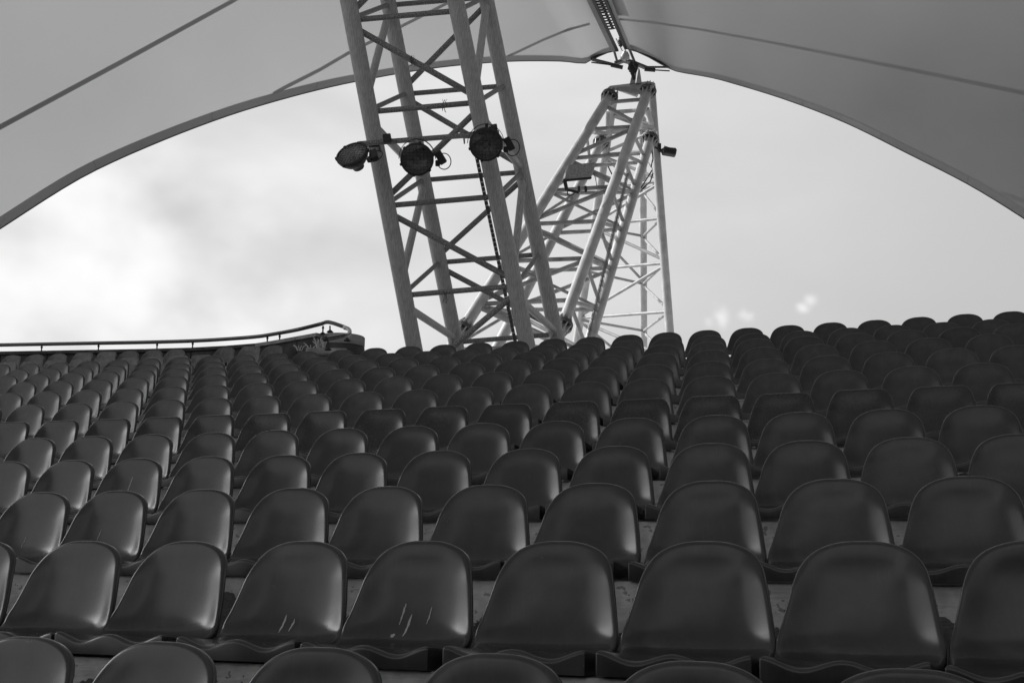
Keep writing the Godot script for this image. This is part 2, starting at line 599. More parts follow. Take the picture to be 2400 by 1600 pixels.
# ------------------------------------------------------------------ terrace and seats
func step_mesh(r0: float, r1: float, y0: float, y1: float, a0: float, a1: float) -> ArrayMesh:
	# one concrete step: riser at r0 from y0 to y1, tread from r0 to r1, rounded nose
	var st := begin()
	var n := int(ceil((a1 - a0) * r0 / 0.5))
	var along := (a1 - a0) * r0
	var nose := 0.012
	for i in n:
		var b0 := lerpf(a0, a1, float(i) / n)
		var b1 := lerpf(a0, a1, float(i + 1) / n)
		var u0 := along * i / n / 4.0
		var u1 := along * (i + 1) / n / 4.0
		st.set_smooth_group(1)
		var lines := [[r0, y0, 1.0], [r0, y1 - nose, 0.05], [r0 + nose * 0.3, y1 - nose * 0.3, 0.03], [r0 + nose, y1, 0.02]]
		for k in 3:
			for e in [[k, b0, u0], [k, b1, u1], [k + 1, b1, u1], [k, b0, u0], [k + 1, b1, u1], [k + 1, b0, u0]]:
				var l: Array = lines[e[0]]
				st.set_uv(Vector2(e[2], l[2]))
				# clockwise seen from the front
				st.add_vertex(arc(l[0], e[1], l[1]))
	st.generate_normals()
	st.generate_tangents()
	return st.commit()

func tread_st(r0: float, r1: float, y: float, a0: float, a1: float, back_to := -99.0) -> SurfaceTool:
	var st := begin()
	var n := int(ceil((a1 - a0) * r0 / 0.5))
	st.set_smooth_group(-1)
	for i in n:
		var b0 := lerpf(a0, a1, float(i) / n)
		var b1 := lerpf(a0, a1, float(i + 1) / n)
		quad(st, arc(r0, b0, y), arc(r1, b0, y), arc(r1, b1, y), arc(r0, b1, y))
		if back_to > -90.0:
			quad(st, arc(r1, b0, y), arc(r1, b0, back_to), arc(r1, b1, back_to), arc(r1, b1, y))
	for e in [[a0, 1], [a1, -1]]:
		# closed ends
		var lo := back_to if back_to > -90.0 else y - 0.6
		if e[1] > 0: quad(st, arc(r0, e[0], y), arc(r0, e[0], lo), arc(r1, e[0], lo), arc(r1, e[0], y))
		else: quad(st, arc(r0, e[0], y), arc(r1, e[0], y), arc(r1, e[0], lo), arc(r0, e[0], lo))
	st.generate_normals()
	return st

func add_step(k: int, r: float, top: float, rise: float, a0: float, a1: float, last: bool) -> void:
	var floor_y := top - 0.42 + EYE
	var front := r - 0.40
	var o := MeshInstance3D.new()
	o.name = numbered("terrace_step")
	o.mesh = step_mesh(front, front + 1.12, floor_y - rise - 0.002, floor_y, a0, a1)
	o.material_override = M.riser
	add_child(o)
	o.set_meta("kind", "structure")
	o.set_meta("label", "painted concrete step that carries one row of seats")
	put("tread", tread_st(front + 0.012, front + (1.0 if last else 1.13), floor_y, a0, a1, 0.0 if last else -99.0).commit(), M.tread, o)

var seat_round: ArrayMesh
var seat_square: ArrayMesh

func add_seat(mesh: Mesh, mats: Array, r: float, h: float, angle: float, label: String, group: String) -> MeshInstance3D:
	var o := put("stadium_seat", mesh, mats[clampi(int(rng.randfn(2.0, 1.0) + 0.5), 0, 4)], self, arc(r - 0.066, angle, h - 0.42 + EYE))
	o.rotation.y = -angle + rng.randf_range(-0.022, 0.022)
	o.rotation.x = rng.randf_range(-0.016, 0.016)
	o.rotation.z = rng.randf_range(-0.006, 0.006)
	tag(o, label, "seat", group)
	return o

func row_name(k: int) -> String:
	# rows are told by how far they are from the one row of square-topped seats (index 5)
	var words := ["", "first", "second", "third", "fourth", "fifth", "sixth"]
	if k < 5: return "%s row below the square-topped row" % words[5 - k]
	return "%s row above the square-topped row" % words[k - 5]

func build_terrace() -> void:
	seat_round = seat_mesh(ROUND_OUTLINE)
	seat_square = seat_mesh(SQUARE_OUTLINE)
	var a_lo := 0.19
	var a_hi := 0.50
	# three empty steps between the stage floor and the first row in view
	for k in range(-3, 12):
		var r: float = ROWS[0][0] + 1.10 * k
		var h: float = ROWS[0][1] + 0.3 * k
		var rise := 0.302
		if k >= 0:
			r = ROWS[k][0]
			h = ROWS[k][1]
			if k > 0: rise = h - ROWS[k - 1][1]
		add_step(k, r, h, rise, a_lo, a_hi, k == 11)
	for k in 12:
		var row: Array = ROWS[k]
		var n: int = row[3].size()
		var mesh := seat_round
		var mat: Array = M.seat if k < 5 else M.seat_worn
		var label := "grey round-topped plastic seat, %s" % row_name(k)
		if k == 5:
			mesh = seat_square
			mat = M.seat_square
			label = "dark square-topped plastic seat among rows of round-topped seats"
		var group := "seats of the %s" % row_name(k) if k != 5 else "square-topped seats"
		for j in range(-2, n + 2):
			var mm: float = row[3][j] if j >= 0 and j < n else 0.0
			var angle: float = row[2] + ((j - n / 2) * 0.5 + mm * 0.001) / row[0]
			var lab := label
			var marks := []
			if k == 1 and j == 3:
				marks = [[-0.040, 0.225, 0.30, 0.0032], [-0.062, 0.335, 0.352, 0.007], [-0.012, 0.262, 0.345, 0.0034], [0.062, 0.235, 0.295, 0.0022]]
				lab = "grey plastic seat with three white dried drips on its backrest"
			elif k == 1 and j == 2:
				marks = [[-0.020, 0.275, 0.345, 0.0034], [0.016, 0.29, 0.338, 0.0034]]
				lab = "grey plastic seat with two white dried drips low on its backrest"
			elif k == 3 and j == 2:
				marks = [[-0.01, 0.12, 0.21, 0.004]]
				lab = "grey plastic seat, third below the square-topped row, with one white drip"
			elif k == 2 and j == 1:
				marks = [[-0.05, 0.20, 0.26, 0.002]]
				lab = "grey plastic seat with one thin short white drip, third row below the square-topped row"
			elif k == 2 and j == 0:
				marks = [[-0.03, 0.24, 0.30, 0.002]]
				lab = "grey plastic seat with thin white drip near its pan, third row below the square-topped row"
			var o := add_seat(mesh, mat, row[0], row[1], angle, lab, group)
			for m in marks: drip(o, m[0], m[1], m[2], m[3])
	# the paler block of the upper left: three more rows
	var top := arc_height(304, 822, 110.0)
	var second := arc_height(302, 837.5, 108.9)
	var step := top - second
	var edge := arc_angle(672, 812, 110.4)
	for k in 3:
		add_step(12 + k, 107.8 + 1.1 * k, top - step * (2 - k), step if k > 0 else 0.5, a_lo, edge, k == 2)
	var back_row := [[-30, 0], [30, 0], [84, 0], [137, 0], [196, 1], [251, 1], [304, 0], [359, 0], [412, 0], [528, 0], [587, 1], [641, 0]]
	for e in back_row:
		var words := "square-topped" if e[1] else "round-topped"
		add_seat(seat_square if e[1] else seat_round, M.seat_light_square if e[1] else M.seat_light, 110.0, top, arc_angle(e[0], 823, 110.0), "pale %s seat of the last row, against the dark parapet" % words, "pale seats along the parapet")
	for x in [-36, 19, 72, 128, 187, 244, 302, 361, 417, 472]:
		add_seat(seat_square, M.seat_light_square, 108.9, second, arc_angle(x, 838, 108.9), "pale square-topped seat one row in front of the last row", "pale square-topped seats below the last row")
	for x in [-50, 6, 62, 120, 180, 240, 309, 372, 430, 462]:
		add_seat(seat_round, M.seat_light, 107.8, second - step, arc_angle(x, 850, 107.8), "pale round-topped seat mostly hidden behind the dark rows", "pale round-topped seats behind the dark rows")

# ------------------------------------------------------------------ parapet, handrail
func build_parapet() -> void:
	var top := 4.33 + EYE
	var pts := []
	for e in [[-260, 828], [-120, 826], [0, 824], [110, 822], [225, 820], [340, 818], [447, 815], [530, 810.5], [600, 805], [640, 799], [695, 789], [745, 780]]:
		pts.append(aty(e[0], e[1], top))
	var wall := thing("parapet_wall", Vector3(pts[6].x, 0, pts[6].z), "dark curved concrete parapet behind the pale seats", "wall")
	# cast panels with open joints, each with its coping stone
	for i in pts.size() - 1:
		var a: Vector3 = pts[i]
		var b: Vector3 = pts[i + 1]
		var d := (b - a).normalized()
		var back := Vector3(d.z, 0, -d.x).normalized()
		if back.z > 0.0: back = -back
		var g := d * 0.006
		var st := begin()
		var low := Vector3(0, top - 1.3 if i > 8 else 0.0, 0)
		var mid := (a + b) * 0.5 + back * 0.11
		block(st, Vector3(mid.x, (top - 0.07) * 0.5, mid.z), (b - a) * 0.5 - g, Vector3(0, (top - 0.07) * 0.5, 0), back * 0.10, 0.008)
		obj("panel", finish(st), M.wall, wall)
		st = begin()
		block(st, Vector3(mid.x, top - 0.034, mid.z), (b - a) * 0.5 - g * 0.5, Vector3(0, 0.034, 0), back * 0.15, 0.008)
		obj("coping", finish(st), M.coping if i > 7 else M.wall, wall)
	# the rounded end of the wall
	var c: Vector3 = pts[-1] + Vector3(0.36, 0, -0.45)
	var drum := thing("rounded_pier", Vector3(c.x, 0, c.z), "rounded concrete pier that ends the parapet below the looped handrail", "wall")
	var r := 0.42
	for k in 7:
		var st := begin()
		var y1 := top + 0.02 - 0.19 * k
		var y0 := y1 - 0.183 if k < 6 else 0.0
		lathe(st, Vector3(c.x, 0, c.z), Vector3.UP, [[r - 0.012, y0], [r, y0 + 0.012], [r, y1 - 0.012], [r - 0.012, y1], [0.0, y1]], 40)
		obj("course", finish(st), M.coping if k == 0 else M.wall, drum)
	var st2 := begin()
	var l0 := at(745, 822, 16.9)
	block(st2, l0 + Vector3(0.18, -0.05, 0.0), Vector3(0.34, 0, 0), Vector3(0, 0.05, 0), Vector3(0, 0, 0.3), 0.01)
	block(st2, Vector3(l0.x + 0.22, (l0.y - 0.1) * 0.5, l0.z - 0.1), Vector3(0.28, 0, 0), Vector3(0, (l0.y - 0.1) * 0.5, 0), Vector3(0, 0, 0.2), 0.01)
	obj("ledge", finish(st2), M.coping, drum)
	# handrail
	var rail := thing("handrail", pts[7] + Vector3(0, 0, 0), "steel tube handrail on short posts that loops back at the pier", "handrail")
	var line := []
	for i in pts.size() - 1: line.append(pts[i] + Vector3(0, 0.155, -0.11))
	line.append(at(755, 758, 18.0))
	line.append(at(766, 754.5, 17.9))
	line.append(at(778, 756.5, 17.85))
	line.append(at(809, 767, 17.6))
	for q in 7:
		var t := PI * (0.5 - q / 6.0)
		line.append(at(808 + 11.5 * cos(t), 777 - 9.0 * sin(t), 17.3 - 0.1 * q))
	line.append(at(785, 790.5, 16.5))
	line.append(at(761, 794.5, 16.3))
	var smooth := Curve3D.new()
	for i in line.size():
		var t: Vector3 = (line[mini(i + 1, line.size() - 1)] - line[maxi(i - 1, 0)]) / 6.0
		var l: float = line[maxi(i - 1, 0)].distance_to(line[i]) / 3.0 if i > 0 else 0.0
		var m: float = line[mini(i + 1, line.size() - 1)].distance_to(line[i]) / 3.0
		smooth.add_point(line[i], -t.normalized() * l, t.normalized() * m)
	var fine := []
	for i in 161: fine.append(smooth.sample_baked(smooth.get_baked_length() * i / 160.0, true))
	var st3 := begin()
	tube(st3, fine, 0.036, 12)
	obj("rail", finish(st3), M.rail, rail)
	var cap := begin()
	lathe(cap, fine[160], fine[160] - fine[159], [[0.043, -0.03], [0.043, 0.005], [0.036, 0.012], [0.0, 0.012]], 20)
	obj("end_cap", finish(cap), M.black, rail)
	for e in [[91, 823], [225, 820.5], [363, 817.5], [447, 815], [623, 802], [652, 798], [754, 778]]:
		var foot := aty(e[0], e[1], top) + Vector3(0, -0.01, -0.11)
		var head := foot + Vector3(0, 0.145, 0)
		var p := begin()
		tube(p, [foot, head], 0.013, 8)
		lathe(p, foot, Vector3.UP, [[0.045, 0.0], [0.045, 0.012], [0.014, 0.03]], 12)
		lathe(p, foot + Vector3(0, 0.09, 0), Vector3.UP, [[0.013, 0.0], [0.022, 0.008], [0.022, 0.03], [0.013, 0.04]], 10)
		obj("post", finish(p), M.dark, rail)
	for e in [[773, 763, 779, 17.8], [813, 785, 799, 17.0], [768, 797, 820, 16.4]]:
		var p := begin()
		tube(p, [at(e[0], e[1], e[3]), at(e[0], e[2], e[3])], 0.014, 8)
		lathe(p, at(e[0], e[2], e[3]), Vector3.UP, [[0.06, 0.0], [0.06, 0.012], [0.016, 0.05]], 12)
		obj("post", finish(p), M.dark, rail)
	# dry stalks that grow in the corner
	for e in [[701, 822, 5], [728, 820, 6], [746, 815, 10], [756, 814, 8]]:
		var root := at(e[0], e[1], 17.0)
		var plant := thing("dry_plant", root, "tuft of pale dry stalks growing beside the rounded pier", "plant", "dry tufts by the pier")
		for i in e[2]:
			var s := begin()
			var lean := Vector3(rng.randf_range(-0.09, 0.09), 0, rng.randf_range(-0.05, 0.05))
			var hgt := rng.randf_range(0.08, 0.16) * (1.25 if e[2] > 6 else 0.8)
			tube(s, [root + lean * 0.4, root + lean * 0.7 + Vector3(0, hgt * 0.6, 0), root + lean * 1.4 + Vector3(0, hgt, 0)], 0.006, 5)
			obj("stalk", finish(s), M.plant, plant)

# ------------------------------------------------------------------ near lattice mast
func along(chord: Array, y: float) -> Vector3:
	# a point of a chord by the photograph's line it crosses
	var a: Array = chord[0]
	var b: Array = chord[1]
	var t: float = (y - a[1]) / (b[1] - a[1])
	return at(lerpf(a[0], b[0], t), y, lerpf(a[2], b[2], t))

func foot(chord: Array, height: float) -> Vector3:
	# where the line of a chord comes down to this height
	var a := along(chord, 0.0)
	var b := along(chord, 800.0)
	return a + (b - a) * ((height - a.y) / (b.y - a.y))

func build_mast() -> void:
	# chords: two pixels with their camera depths; 0.30 m tubes about 1.9 m apart
	var A := [[816.0, 0.0, 17.4], [971.0, 817.0, 18.3]]
	var B := [[1067.6, 0.0, 17.4], [1235.5, 807.0, 18.3]]
	var C := [[909.0, 0.0, 19.4], [1069.0, 807.0, 20.2]]
	var D := [[1140.0, 0.0, 19.4], [1306.0, 797.0, 20.2]]
	var low := foot(A, FLOOR)
	var mast := thing("lattice_mast", Vector3(low.x + 1.0, FLOOR, low.z - 1.0), "thick pale four-legged lattice mast leaning over the seats, with three round lamps", "mast")
	for c in [A, B, C, D]:
		rod("chord", foot(c, FLOOR), along(c, -560.0), 0.150, M.mast, mast, -1.0, 28)
	var s := {-2: -400.0, -1: -176.0, 0: 47.0, 1: 262.0, 2: 482.0, 3: 692.0, 4: 895.0, 5: 1090.0}
	var t := {-2: -420.0, -1: -196.0, 0: 10.0, 1: 218.0, 2: 420.0, 3: 613.0, 4: 800.0, 5: 985.0}
	for k in range(-2, 5):
		rod("strut", along(A, s[k] + 0.0), along(B, s[k] - 22.0), 0.050, M.strut, mast)
		rod("strut", along(C, t[k] + 2.0), along(D, t[k] - 17.0), 0.050, M.strut, mast)
		rod("strut", along(A, s[k] - 4.0), along(C, t[k]), 0.046, M.strut, mast)
		rod("strut", along(B, s[k] - 22.0), along(D, t[k] - 18.0), 0.046, M.strut, mast)
		if k == 4: continue
		# braces run in zigzags from node to node
		if posmod(k, 2) == 0:
			rod("brace", along(A, s[k] + 16.0), along(B, s[k + 1] - 36.0), 0.056, M.strut, mast)
			rod("brace", along(C, t[k + 1] - 14.0), along(D, t[k] - 2.0), 0.056, M.strut, mast)
		else:
			rod("brace", along(B, s[k] - 6.0), along(A, s[k + 1] - 16.0), 0.056, M.strut, mast)
			rod("brace", along(C, t[k] + 14.0), along(D, t[k + 1] - 32.0), 0.056, M.strut, mast)
		if posmod(k, 2) == 0:
			rod("brace", along(C, t[k] + 10.0), along(A, s[k + 1] - 34.0), 0.072, M.mast, mast)
			rod("brace", along(D, t[k] - 6.0), along(B, s[k + 1] - 46.0), 0.072, M.mast, mast)
		else:
			rod("brace", along(A, s[k] + 26.0), along(C, t[k + 1] - 8.0), 0.072, M.mast, mast)
			rod("brace", along(B, s[k] + 4.0), along(D, t[k + 1] - 24.0), 0.072, M.mast, mast)
	# welded seams round the chords
	for e in [[A, 708.0], [B, 678.0], [A, 150.0], [C, 95.0], [D, 140.0], [B, 300.0], [C, 690.0], [D, 672.0]]:
		var p := along(e[0], e[1])
		var q := along(e[0], e[1] + 6.0)
		rod("weld_seam", p, p + (q - p).normalized() * 0.02, 0.1525, M.strut, mast, -1.0, 28)
	# perforated cable tray beside the right front chord
	var tray := begin()
	var a := along([[1118.0, 372.0, 17.8], [1208.5, 805.0, 18.3]], 350.0)
	var b := along([[1118.0, 372.0, 17.8], [1208.5, 805.0, 18.3]], 900.0)
	var dir := (b - a).normalized()
	var side := dir.cross(Vector3(0, 0, 1)).normalized()
	for o in [-1.0, 1.0]: beam(tray, a + side * 0.026 * o, b + side * 0.026 * o, 0.010, 0.05, Vector3(0, 0, 1))
	beam(tray, a, b, 0.018, 0.008, Vector3(0, 0, 1))
	var n := int(a.distance_to(b) / 0.085)
	for i in n:
		var p := a + dir * (0.04 + 0.085 * i)
		block(tray, p, side * 0.025, dir * 0.0385, side.cross(dir) * 0.003)
	obj("cable_tray", finish(tray), M.joint, mast)
	# wires tied round struts
	for e in [[966.0, 146.0], [1041.0, 250.0], [1044.0, 697.0]]:
		var w := begin()
		var c := at(e[0], e[1], 17.55 if e[1] < 600.0 else 18.1)
		for i in 4:
			var p := []
			for q in 5: p.append(c + Vector3(0.02 * (i - 1.5) + rng.randf_range(-0.03, 0.03), (q - 2) * 0.055 + rng.randf_range(-0.02, 0.02), 0.06))
			tube(w, p, 0.004, 5)
		obj("tie_wire", finish(w), M.dark, mast)

func round_lamp(centre: Vector3, facing: Vector3, up_hint: Vector3, label: String, bar_at: Vector3) -> void:
	var f := facing.normalized()
	var lamp := thing("round_floodlight", centre, label, "floodlight", "round floodlights on the lamp bar")
	var st := begin()
	lathe(st, centre, -f, [[0.255, -0.03], [0.285, -0.03], [0.29, 0.0], [0.275, 0.05], [0.25, 0.10], [0.19, 0.17], [0.12, 0.22], [0.10, 0.30], [0.0, 0.30]], 36)
	obj("housing", finish(st), M.dark, lamp)
	st = begin()
	lathe(st, centre, f, [[0.262, 0.02], [0.20, 0.034], [0.12, 0.044], [0.0, 0.05]], 36)
	var glass := obj("lens", finish(st), M.lens, lamp)
	st = begin()
	lathe(st, centre, -f, [[0.258, 0.0], [0.225, 0.07], [0.16, 0.125], [0.09, 0.15], [0.0, 0.155]], 36)
	obj("reflector", finish(st), M.reflector, lamp)
	st = begin()
	tube(st, [centre - f * 0.14, centre - f * 0.02], 0.035, 10)
	obj("bulb", finish(st), M.lamp_face, lamp)
	st = begin()
	var right := up_hint.cross(f).normalized()
	var up := f.cross(right).normalized()
	# raised grid of the moulded lens
	for i in range(-3, 4):
		var h := sqrt(maxf(0.0, 0.062 - pow(i * 0.06, 2.0))) * 0.98
		beam(st, centre + f * 0.037 + right * (i * 0.06) - up * h, centre + f * 0.037 + right * (i * 0.06) + up * h, 0.004, 0.012, f)
		beam(st, centre + f * 0.037 + up * (i * 0.06) - right * h, centre + f * 0.037 + up * (i * 0.06) + right * h, 0.004, 0.012, f)
	obj("lens_ribs", finish(st), M.lens, glass)
	st = begin()
	# clip ring and yoke
	for i in 6:
		var q := TAU * (i + 0.3) / 6.0
		var o := right * cos(q) + up * sin(q)
		block(st, centre + o * 0.292, o * 0.016, f * 0.03, o.cross(f) * 0.022, 0.004)
	obj("clips", finish(st), M.black, lamp)
	st = begin()
	var hinge := centre - f * 0.06
	var pts := []
	for i in 13:
		var q := PI * i / 12.0
		pts.append(hinge + right * cos(q) * 0.315 + up * sin(q) * 0.34)
	for i in 12: beam(st, pts[i], pts[i + 1], 0.010, 0.05, f)
	beam(st, pts[6], bar_at, 0.05, 0.02, f)
	obj("yoke", finish(st), M.black, lamp)
	st = begin()
	var gear := hinge + right * 0.40 + up * 0.02
	block(st, gear, right * 0.05 + up * 0.03, up * 0.10 - right * 0.06, f * 0.05, 0.01)
	block(st, gear - right * 0.05 - up * 0.10, right * 0.04, up * 0.05, f * 0.04, 0.01)
	obj("gear_box", finish(st), M.black, lamp)
	st = begin()
	var loop := []
	for i in 16:
		var q := -0.6 + 4.6 * i / 15.0
		loop.append(gear + right * (0.06 + 0.12 * sin(q)) + up * (-0.06 + 0.14 * cos(q)) + f * 0.03)
	tube(st, loop, 0.009, 6)
	obj("cable", finish(st), M.black, lamp)

func build_lamps() -> void:
	var a := at(841, 337, 17.33)
	var b := at(1170, 311, 17.33)
	var bar := thing("lamp_bar", a, "long dark steel bar clamped across the thick mast, carrying round lamps", "bar")
	var st := begin()
	beam(st, a, b, 0.07, 0.09, Vector3(0, 0, 1), 0.006)
	obj("beam", finish(st), M.strut, bar)
	for e in [[862.0, 340.0], [1112.0, 318.0]]:
		st = begin()
		var c := at(e[0], e[1] - 2.0, 17.42)
		block(st, c, Vector3(0.19, 0.012, 0), Vector3(0, 0.055, 0), Vector3(0, 0, 0.02), 0.004)
		block(st, c + Vector3(0.19, 0, -0.2), Vector3(0.012, 0, 0), Vector3(0, 0.03, 0), Vector3(0, 0, 0.2), 0.004)
		block(st, c + Vector3(-0.19, 0, -0.2), Vector3(0.012, 0, 0), Vector3(0, 0.03, 0), Vector3(0, 0, 0.2), 0.004)
		obj("clamp", finish(st), M.black, bar)
	st = begin()
	block(st, at(907, 325, 17.25), Vector3(0.07, 0.01, 0), Vector3(-0.01, 0.075, 0), Vector3(0, 0, 0.06), 0.01)
	obj("junction_box", finish(st), M.black, bar)
	st = begin()
	block(st, at(1158, 299, 17.25), Vector3(0.055, 0.01, 0), Vector3(-0.01, 0.05, 0), Vector3(0, 0, 0.05), 0.008)
	obj("junction_box", finish(st), M.black, bar)
	var u := Vector3.UP
	var l1 := at(825, 362, 17.0)
	round_lamp(l1, Vector3(-0.30, 0.50, 0.80), Vector3(0.2, 1.0, -0.3), "round floodlight tipped upwards, beyond the outer leg of the thick mast", at(858, 340, 17.3))
	var l2 := at(977, 373, 17.0)
	round_lamp(l2, (Vector3(0, EYE, 0) - l2).normalized() + Vector3(-0.1, -0.25, 0), u, "round floodlight with a glassy gridded lens between the legs of the thick mast", at(977, 331, 17.3))
	var l3 := at(1139, 338, 16.95)
	round_lamp(l3, (Vector3(0, EYE, 0) - l3).normalized() + Vector3(0.06, -0.12, 0), u, "round floodlight mounted right in front of a leg of the thick mast", at(1139, 314, 17.3))

# ------------------------------------------------------------------ far tower
func flange(centre: Vector3, axis: Vector3, r: float, parent: Node3D) -> void:
	var y := axis.normalized()
	var x := y.cross(Vector3(0.2, 0.4, 0.9)).normalized()
	var z := x.cross(y)
	var st := begin()
	for o in [-0.035, 0.035]:
		lathe(st, centre + y * o, y, [[r, -0.025], [r * 1.72, -0.025], [r * 1.72, 0.025], [r, 0.025]], 24, false)
	obj("flange", finish(st), M.joint, parent)
	st = begin()
	for i in 10:
		var q := TAU * i / 10.0
		var o := x * cos(q) + z * sin(q)
		var w := y.cross(o) * 0.012
		for side in [-1.0, 1.0]:
			plate(st, [centre + o * r + y * 0.06 * side, centre + o * r * 1.65 + y * 0.06 * side, centre + o * r + y * 0.34 * side], w)
	obj("stiffeners", finish(st), M.tower, parent)
	st = begin()
	for i in 10:
		var q := TAU * (i + 0.5) / 10.0
		var o := x * cos(q) + z * sin(q)
		tube(st, [centre + o * r * 1.42 - y * 0.11, centre + o * r * 1.42 + y * 0.11], 0.024, 6)
	obj("bolts", finish(st), M.black, parent)

func build_tower() -> void:
	var base := at(1330, 1200, 26.0)
	var tower := thing("lattice_tower", Vector3(base.x, FLOOR, base.z), "pale lattice tower with splayed tubular legs that holds the tip of the membrane roof", "tower")
	# the leaning leg: four chords
	var L1 := [[1432.0, 221.0, 30.0], [1089.0, 765.0, 25.2]]
	var L2 := [[1521.0, 208.0, 30.0], [1320.0, 760.0, 25.2]]
	var L3 := [[1412.0, 328.0, 31.0], [1183.0, 779.0, 27.2]]
	var L4 := [[1526.0, 318.0, 30.6], [1385.0, 790.0, 26.6]]
	# the steep leg behind: three chords that spread downwards
	var M1 := [[1527.0, 214.0, 31.0], [1571.0, 790.0, 31.0]]
	var M2 := [[1438.0, 232.0, 31.6], [1355.0, 780.0, 33.6]]
	var M3 := [[1506.0, 226.0, 32.2], [1509.0, 803.0, 35.0]]
	for c in [L1, L2, L3, L4]:
		rod("chord", foot(c, FLOOR), along(c, c[0][1]), 0.155, M.tower, tower, 0.150, 24)
	rod("chord", foot(M1, FLOOR), along(M1, M1[0][1]), 0.135, M.tower, tower, 0.135, 24)
	rod("chord", foot(M2, FLOOR), along(M2, M2[0][1]), 0.135, M.tower, tower, 0.135, 24)
	rod("chord", foot(M3, FLOOR), along(M3, M3[0][1]), 0.125, M.tower, tower, 0.125, 24)
	var s1 := [240.0, 303.0, 371.0, 447.0, 525.0, 612.0, 712.0, 820.0]
	var s2 := [232.0, 296.0, 361.0, 437.0, 518.0, 605.0, 703.0, 812.0]
	var s3 := [332.0, 345.0, 388.0, 452.0, 546.0, 634.0, 725.0, 835.0]
	var s4 := [330.0, 345.0, 380.0, 450.0, 537.0, 628.0, 725.0, 830.0]
	for k in 8:
		rod("strut", along(L1, s1[k]), along(L2, s2[k]), 0.060, M.tower_strut, tower)
		if k >= 2:
			rod("strut", along(L3, s3[k]), along(L4, s4[k]), 0.060, M.tower_strut, tower)
			rod("strut", along(L1, s1[k] + 4.0), along(L3, s3[k] + 6.0), 0.050, M.tower_strut, tower)
			rod("strut", along(L2, s2[k] + 2.0), along(L4, s4[k] + 2.0), 0.055, M.tower_strut, tower)
		if k < 7:
			if k % 2 == 0:
				rod("brace", along(L1, s1[k] + 6.0), along(L2, s2[k + 1] - 7.0), 0.062, M.tower_strut, tower)
			else:
				rod("brace", along(L2, s2[k] + 4.0), along(L1, s1[k + 1] - 8.0), 0.062, M.tower_strut, tower)
			if k >= 2:
				if k % 2 == 0:
					rod("brace", along(L3, s3[k] + 8.0), along(L4, s4[k + 1] - 6.0), 0.058, M.tower_strut, tower)
				else:
					rod("brace", along(L4, s4[k] + 4.0), along(L3, s3[k + 1] - 8.0), 0.058, M.tower_strut, tower)
				rod("brace", along(L2, s2[k] + 10.0), along(L4, s4[k + 1] - 10.0), 0.052, M.tower_strut, tower)
				rod("brace", along(L3, s3[k]), along(L1, s1[k + 1] - 4.0), 0.046, M.tower_strut, tower)
				rod("brace", along(L1, s1[k] + 3.0), along(L4, s4[k + 1] - 3.0), 0.044, M.tower_strut, tower)
			elif k == 1:
				rod("brace", along(L2, 312.0), along(L4, 368.0), 0.052, M.tower_strut, tower)
				rod("brace", along(L1, 312.0), along(L3, 384.0), 0.046, M.tower_strut, tower)
	var m1 := [255.0, 300.0, 352.0, 425.0, 511.0, 616.0, 730.0, 850.0]
	var m2 := [262.0, 308.0, 362.0, 440.0, 528.0, 632.0, 745.0, 862.0]
	var m3 := [258.0, 304.0, 360.0, 448.0, 553.0, 665.0, 775.0, 880.0]
	for k in 8:
		rod("strut", along(M2, m2[k]), along(M1, m1[k]), 0.052, M.tower_strut, tower)
		rod("strut", along(M3, m3[k]), along(M1, m1[k] + 2.0), 0.045, M.tower_strut, tower)
		rod("strut", along(M2, m2[k] + 4.0), along(M3, m3[k]), 0.045, M.tower_strut, tower)
		if k < 7:
			if k % 2 == 0: rod("brace", along(M2, m2[k] + 6.0), along(M1, m1[k + 1] - 7.0), 0.052, M.tower_strut, tower)
			else: rod("brace", along(M1, m1[k] + 6.0), along(M2, m2[k + 1] - 6.0), 0.052, M.tower_strut, tower)
			rod("brace", along(M3, m3[k] + 4.0), along(M1, m1[k + 1] - 6.0), 0.045, M.tower_strut, tower)
			if k % 2 == 0: rod("brace", along(M2, m2[k] + 8.0), along(M3, m3[k + 1] - 6.0), 0.045, M.tower_strut, tower)
	# short pinned links near the head
	for e in [[1450, 207, 30.4, 1494, 222, 30.2], [1391, 309, 30.6, 1422, 313, 31.0], [1503, 294, 30.2, 1528, 299, 30.6], [1517, 255, 30.4, 1528, 292, 30.8], [1425, 262, 30.8, 1424, 300, 31.0]]:
		rod("link", at(e[0], e[1], e[2]), at(e[3], e[4], e[5]), 0.075, M.tower, tower)
	# the pinned link low on the leaning leg
	rod("link", at(1146, 722, 25.6), at(1240, 758, 26.4), 0.06, M.tower_strut, tower)
	for e in [[L1, 226.0], [L2, 214.0], [L3, 334.0], [L4, 325.0], [L1, 772.0], [L2, 762.0]]:
		var p := along(e[0], e[1])
		var q := along(e[0], e[1] + 30.0)
		flange(p, q - p, 0.150, tower)
	# narrow ladder strip along the fourth chord
	var st := begin()
	var la := along([[1462.0, 445.0, 27.8], [1378.0, 795.0, 25.6]], 400.0)
	var lb := along([[1462.0, 445.0, 27.8], [1378.0, 795.0, 25.6]], 900.0)
	var d := (lb - la).normalized()
	var s := d.cross(Vector3(0, 0, 1)).normalized()
	for o in [-0.04, 0.04]: beam(st, la + s * o, lb + s * o, 0.016, 0.06, Vector3(0, 0, 1))
	for i in 40: beam(st, la + d * 0.08,lb - d * 0.08, 0.05, 0.012, Vector3(0, 0, 1)) if i == 0 else beam(st, la + d * 0.16 * i - s * 0.05, la + d * 0.16 * i + s * 0.05, 0.02, 0.02, Vector3(0, 0, 1))
	obj("cable_tray", finish(st), M.tower_strut, tower)
	# head plate with its two upright lugs
	st = begin()
	var hp := []
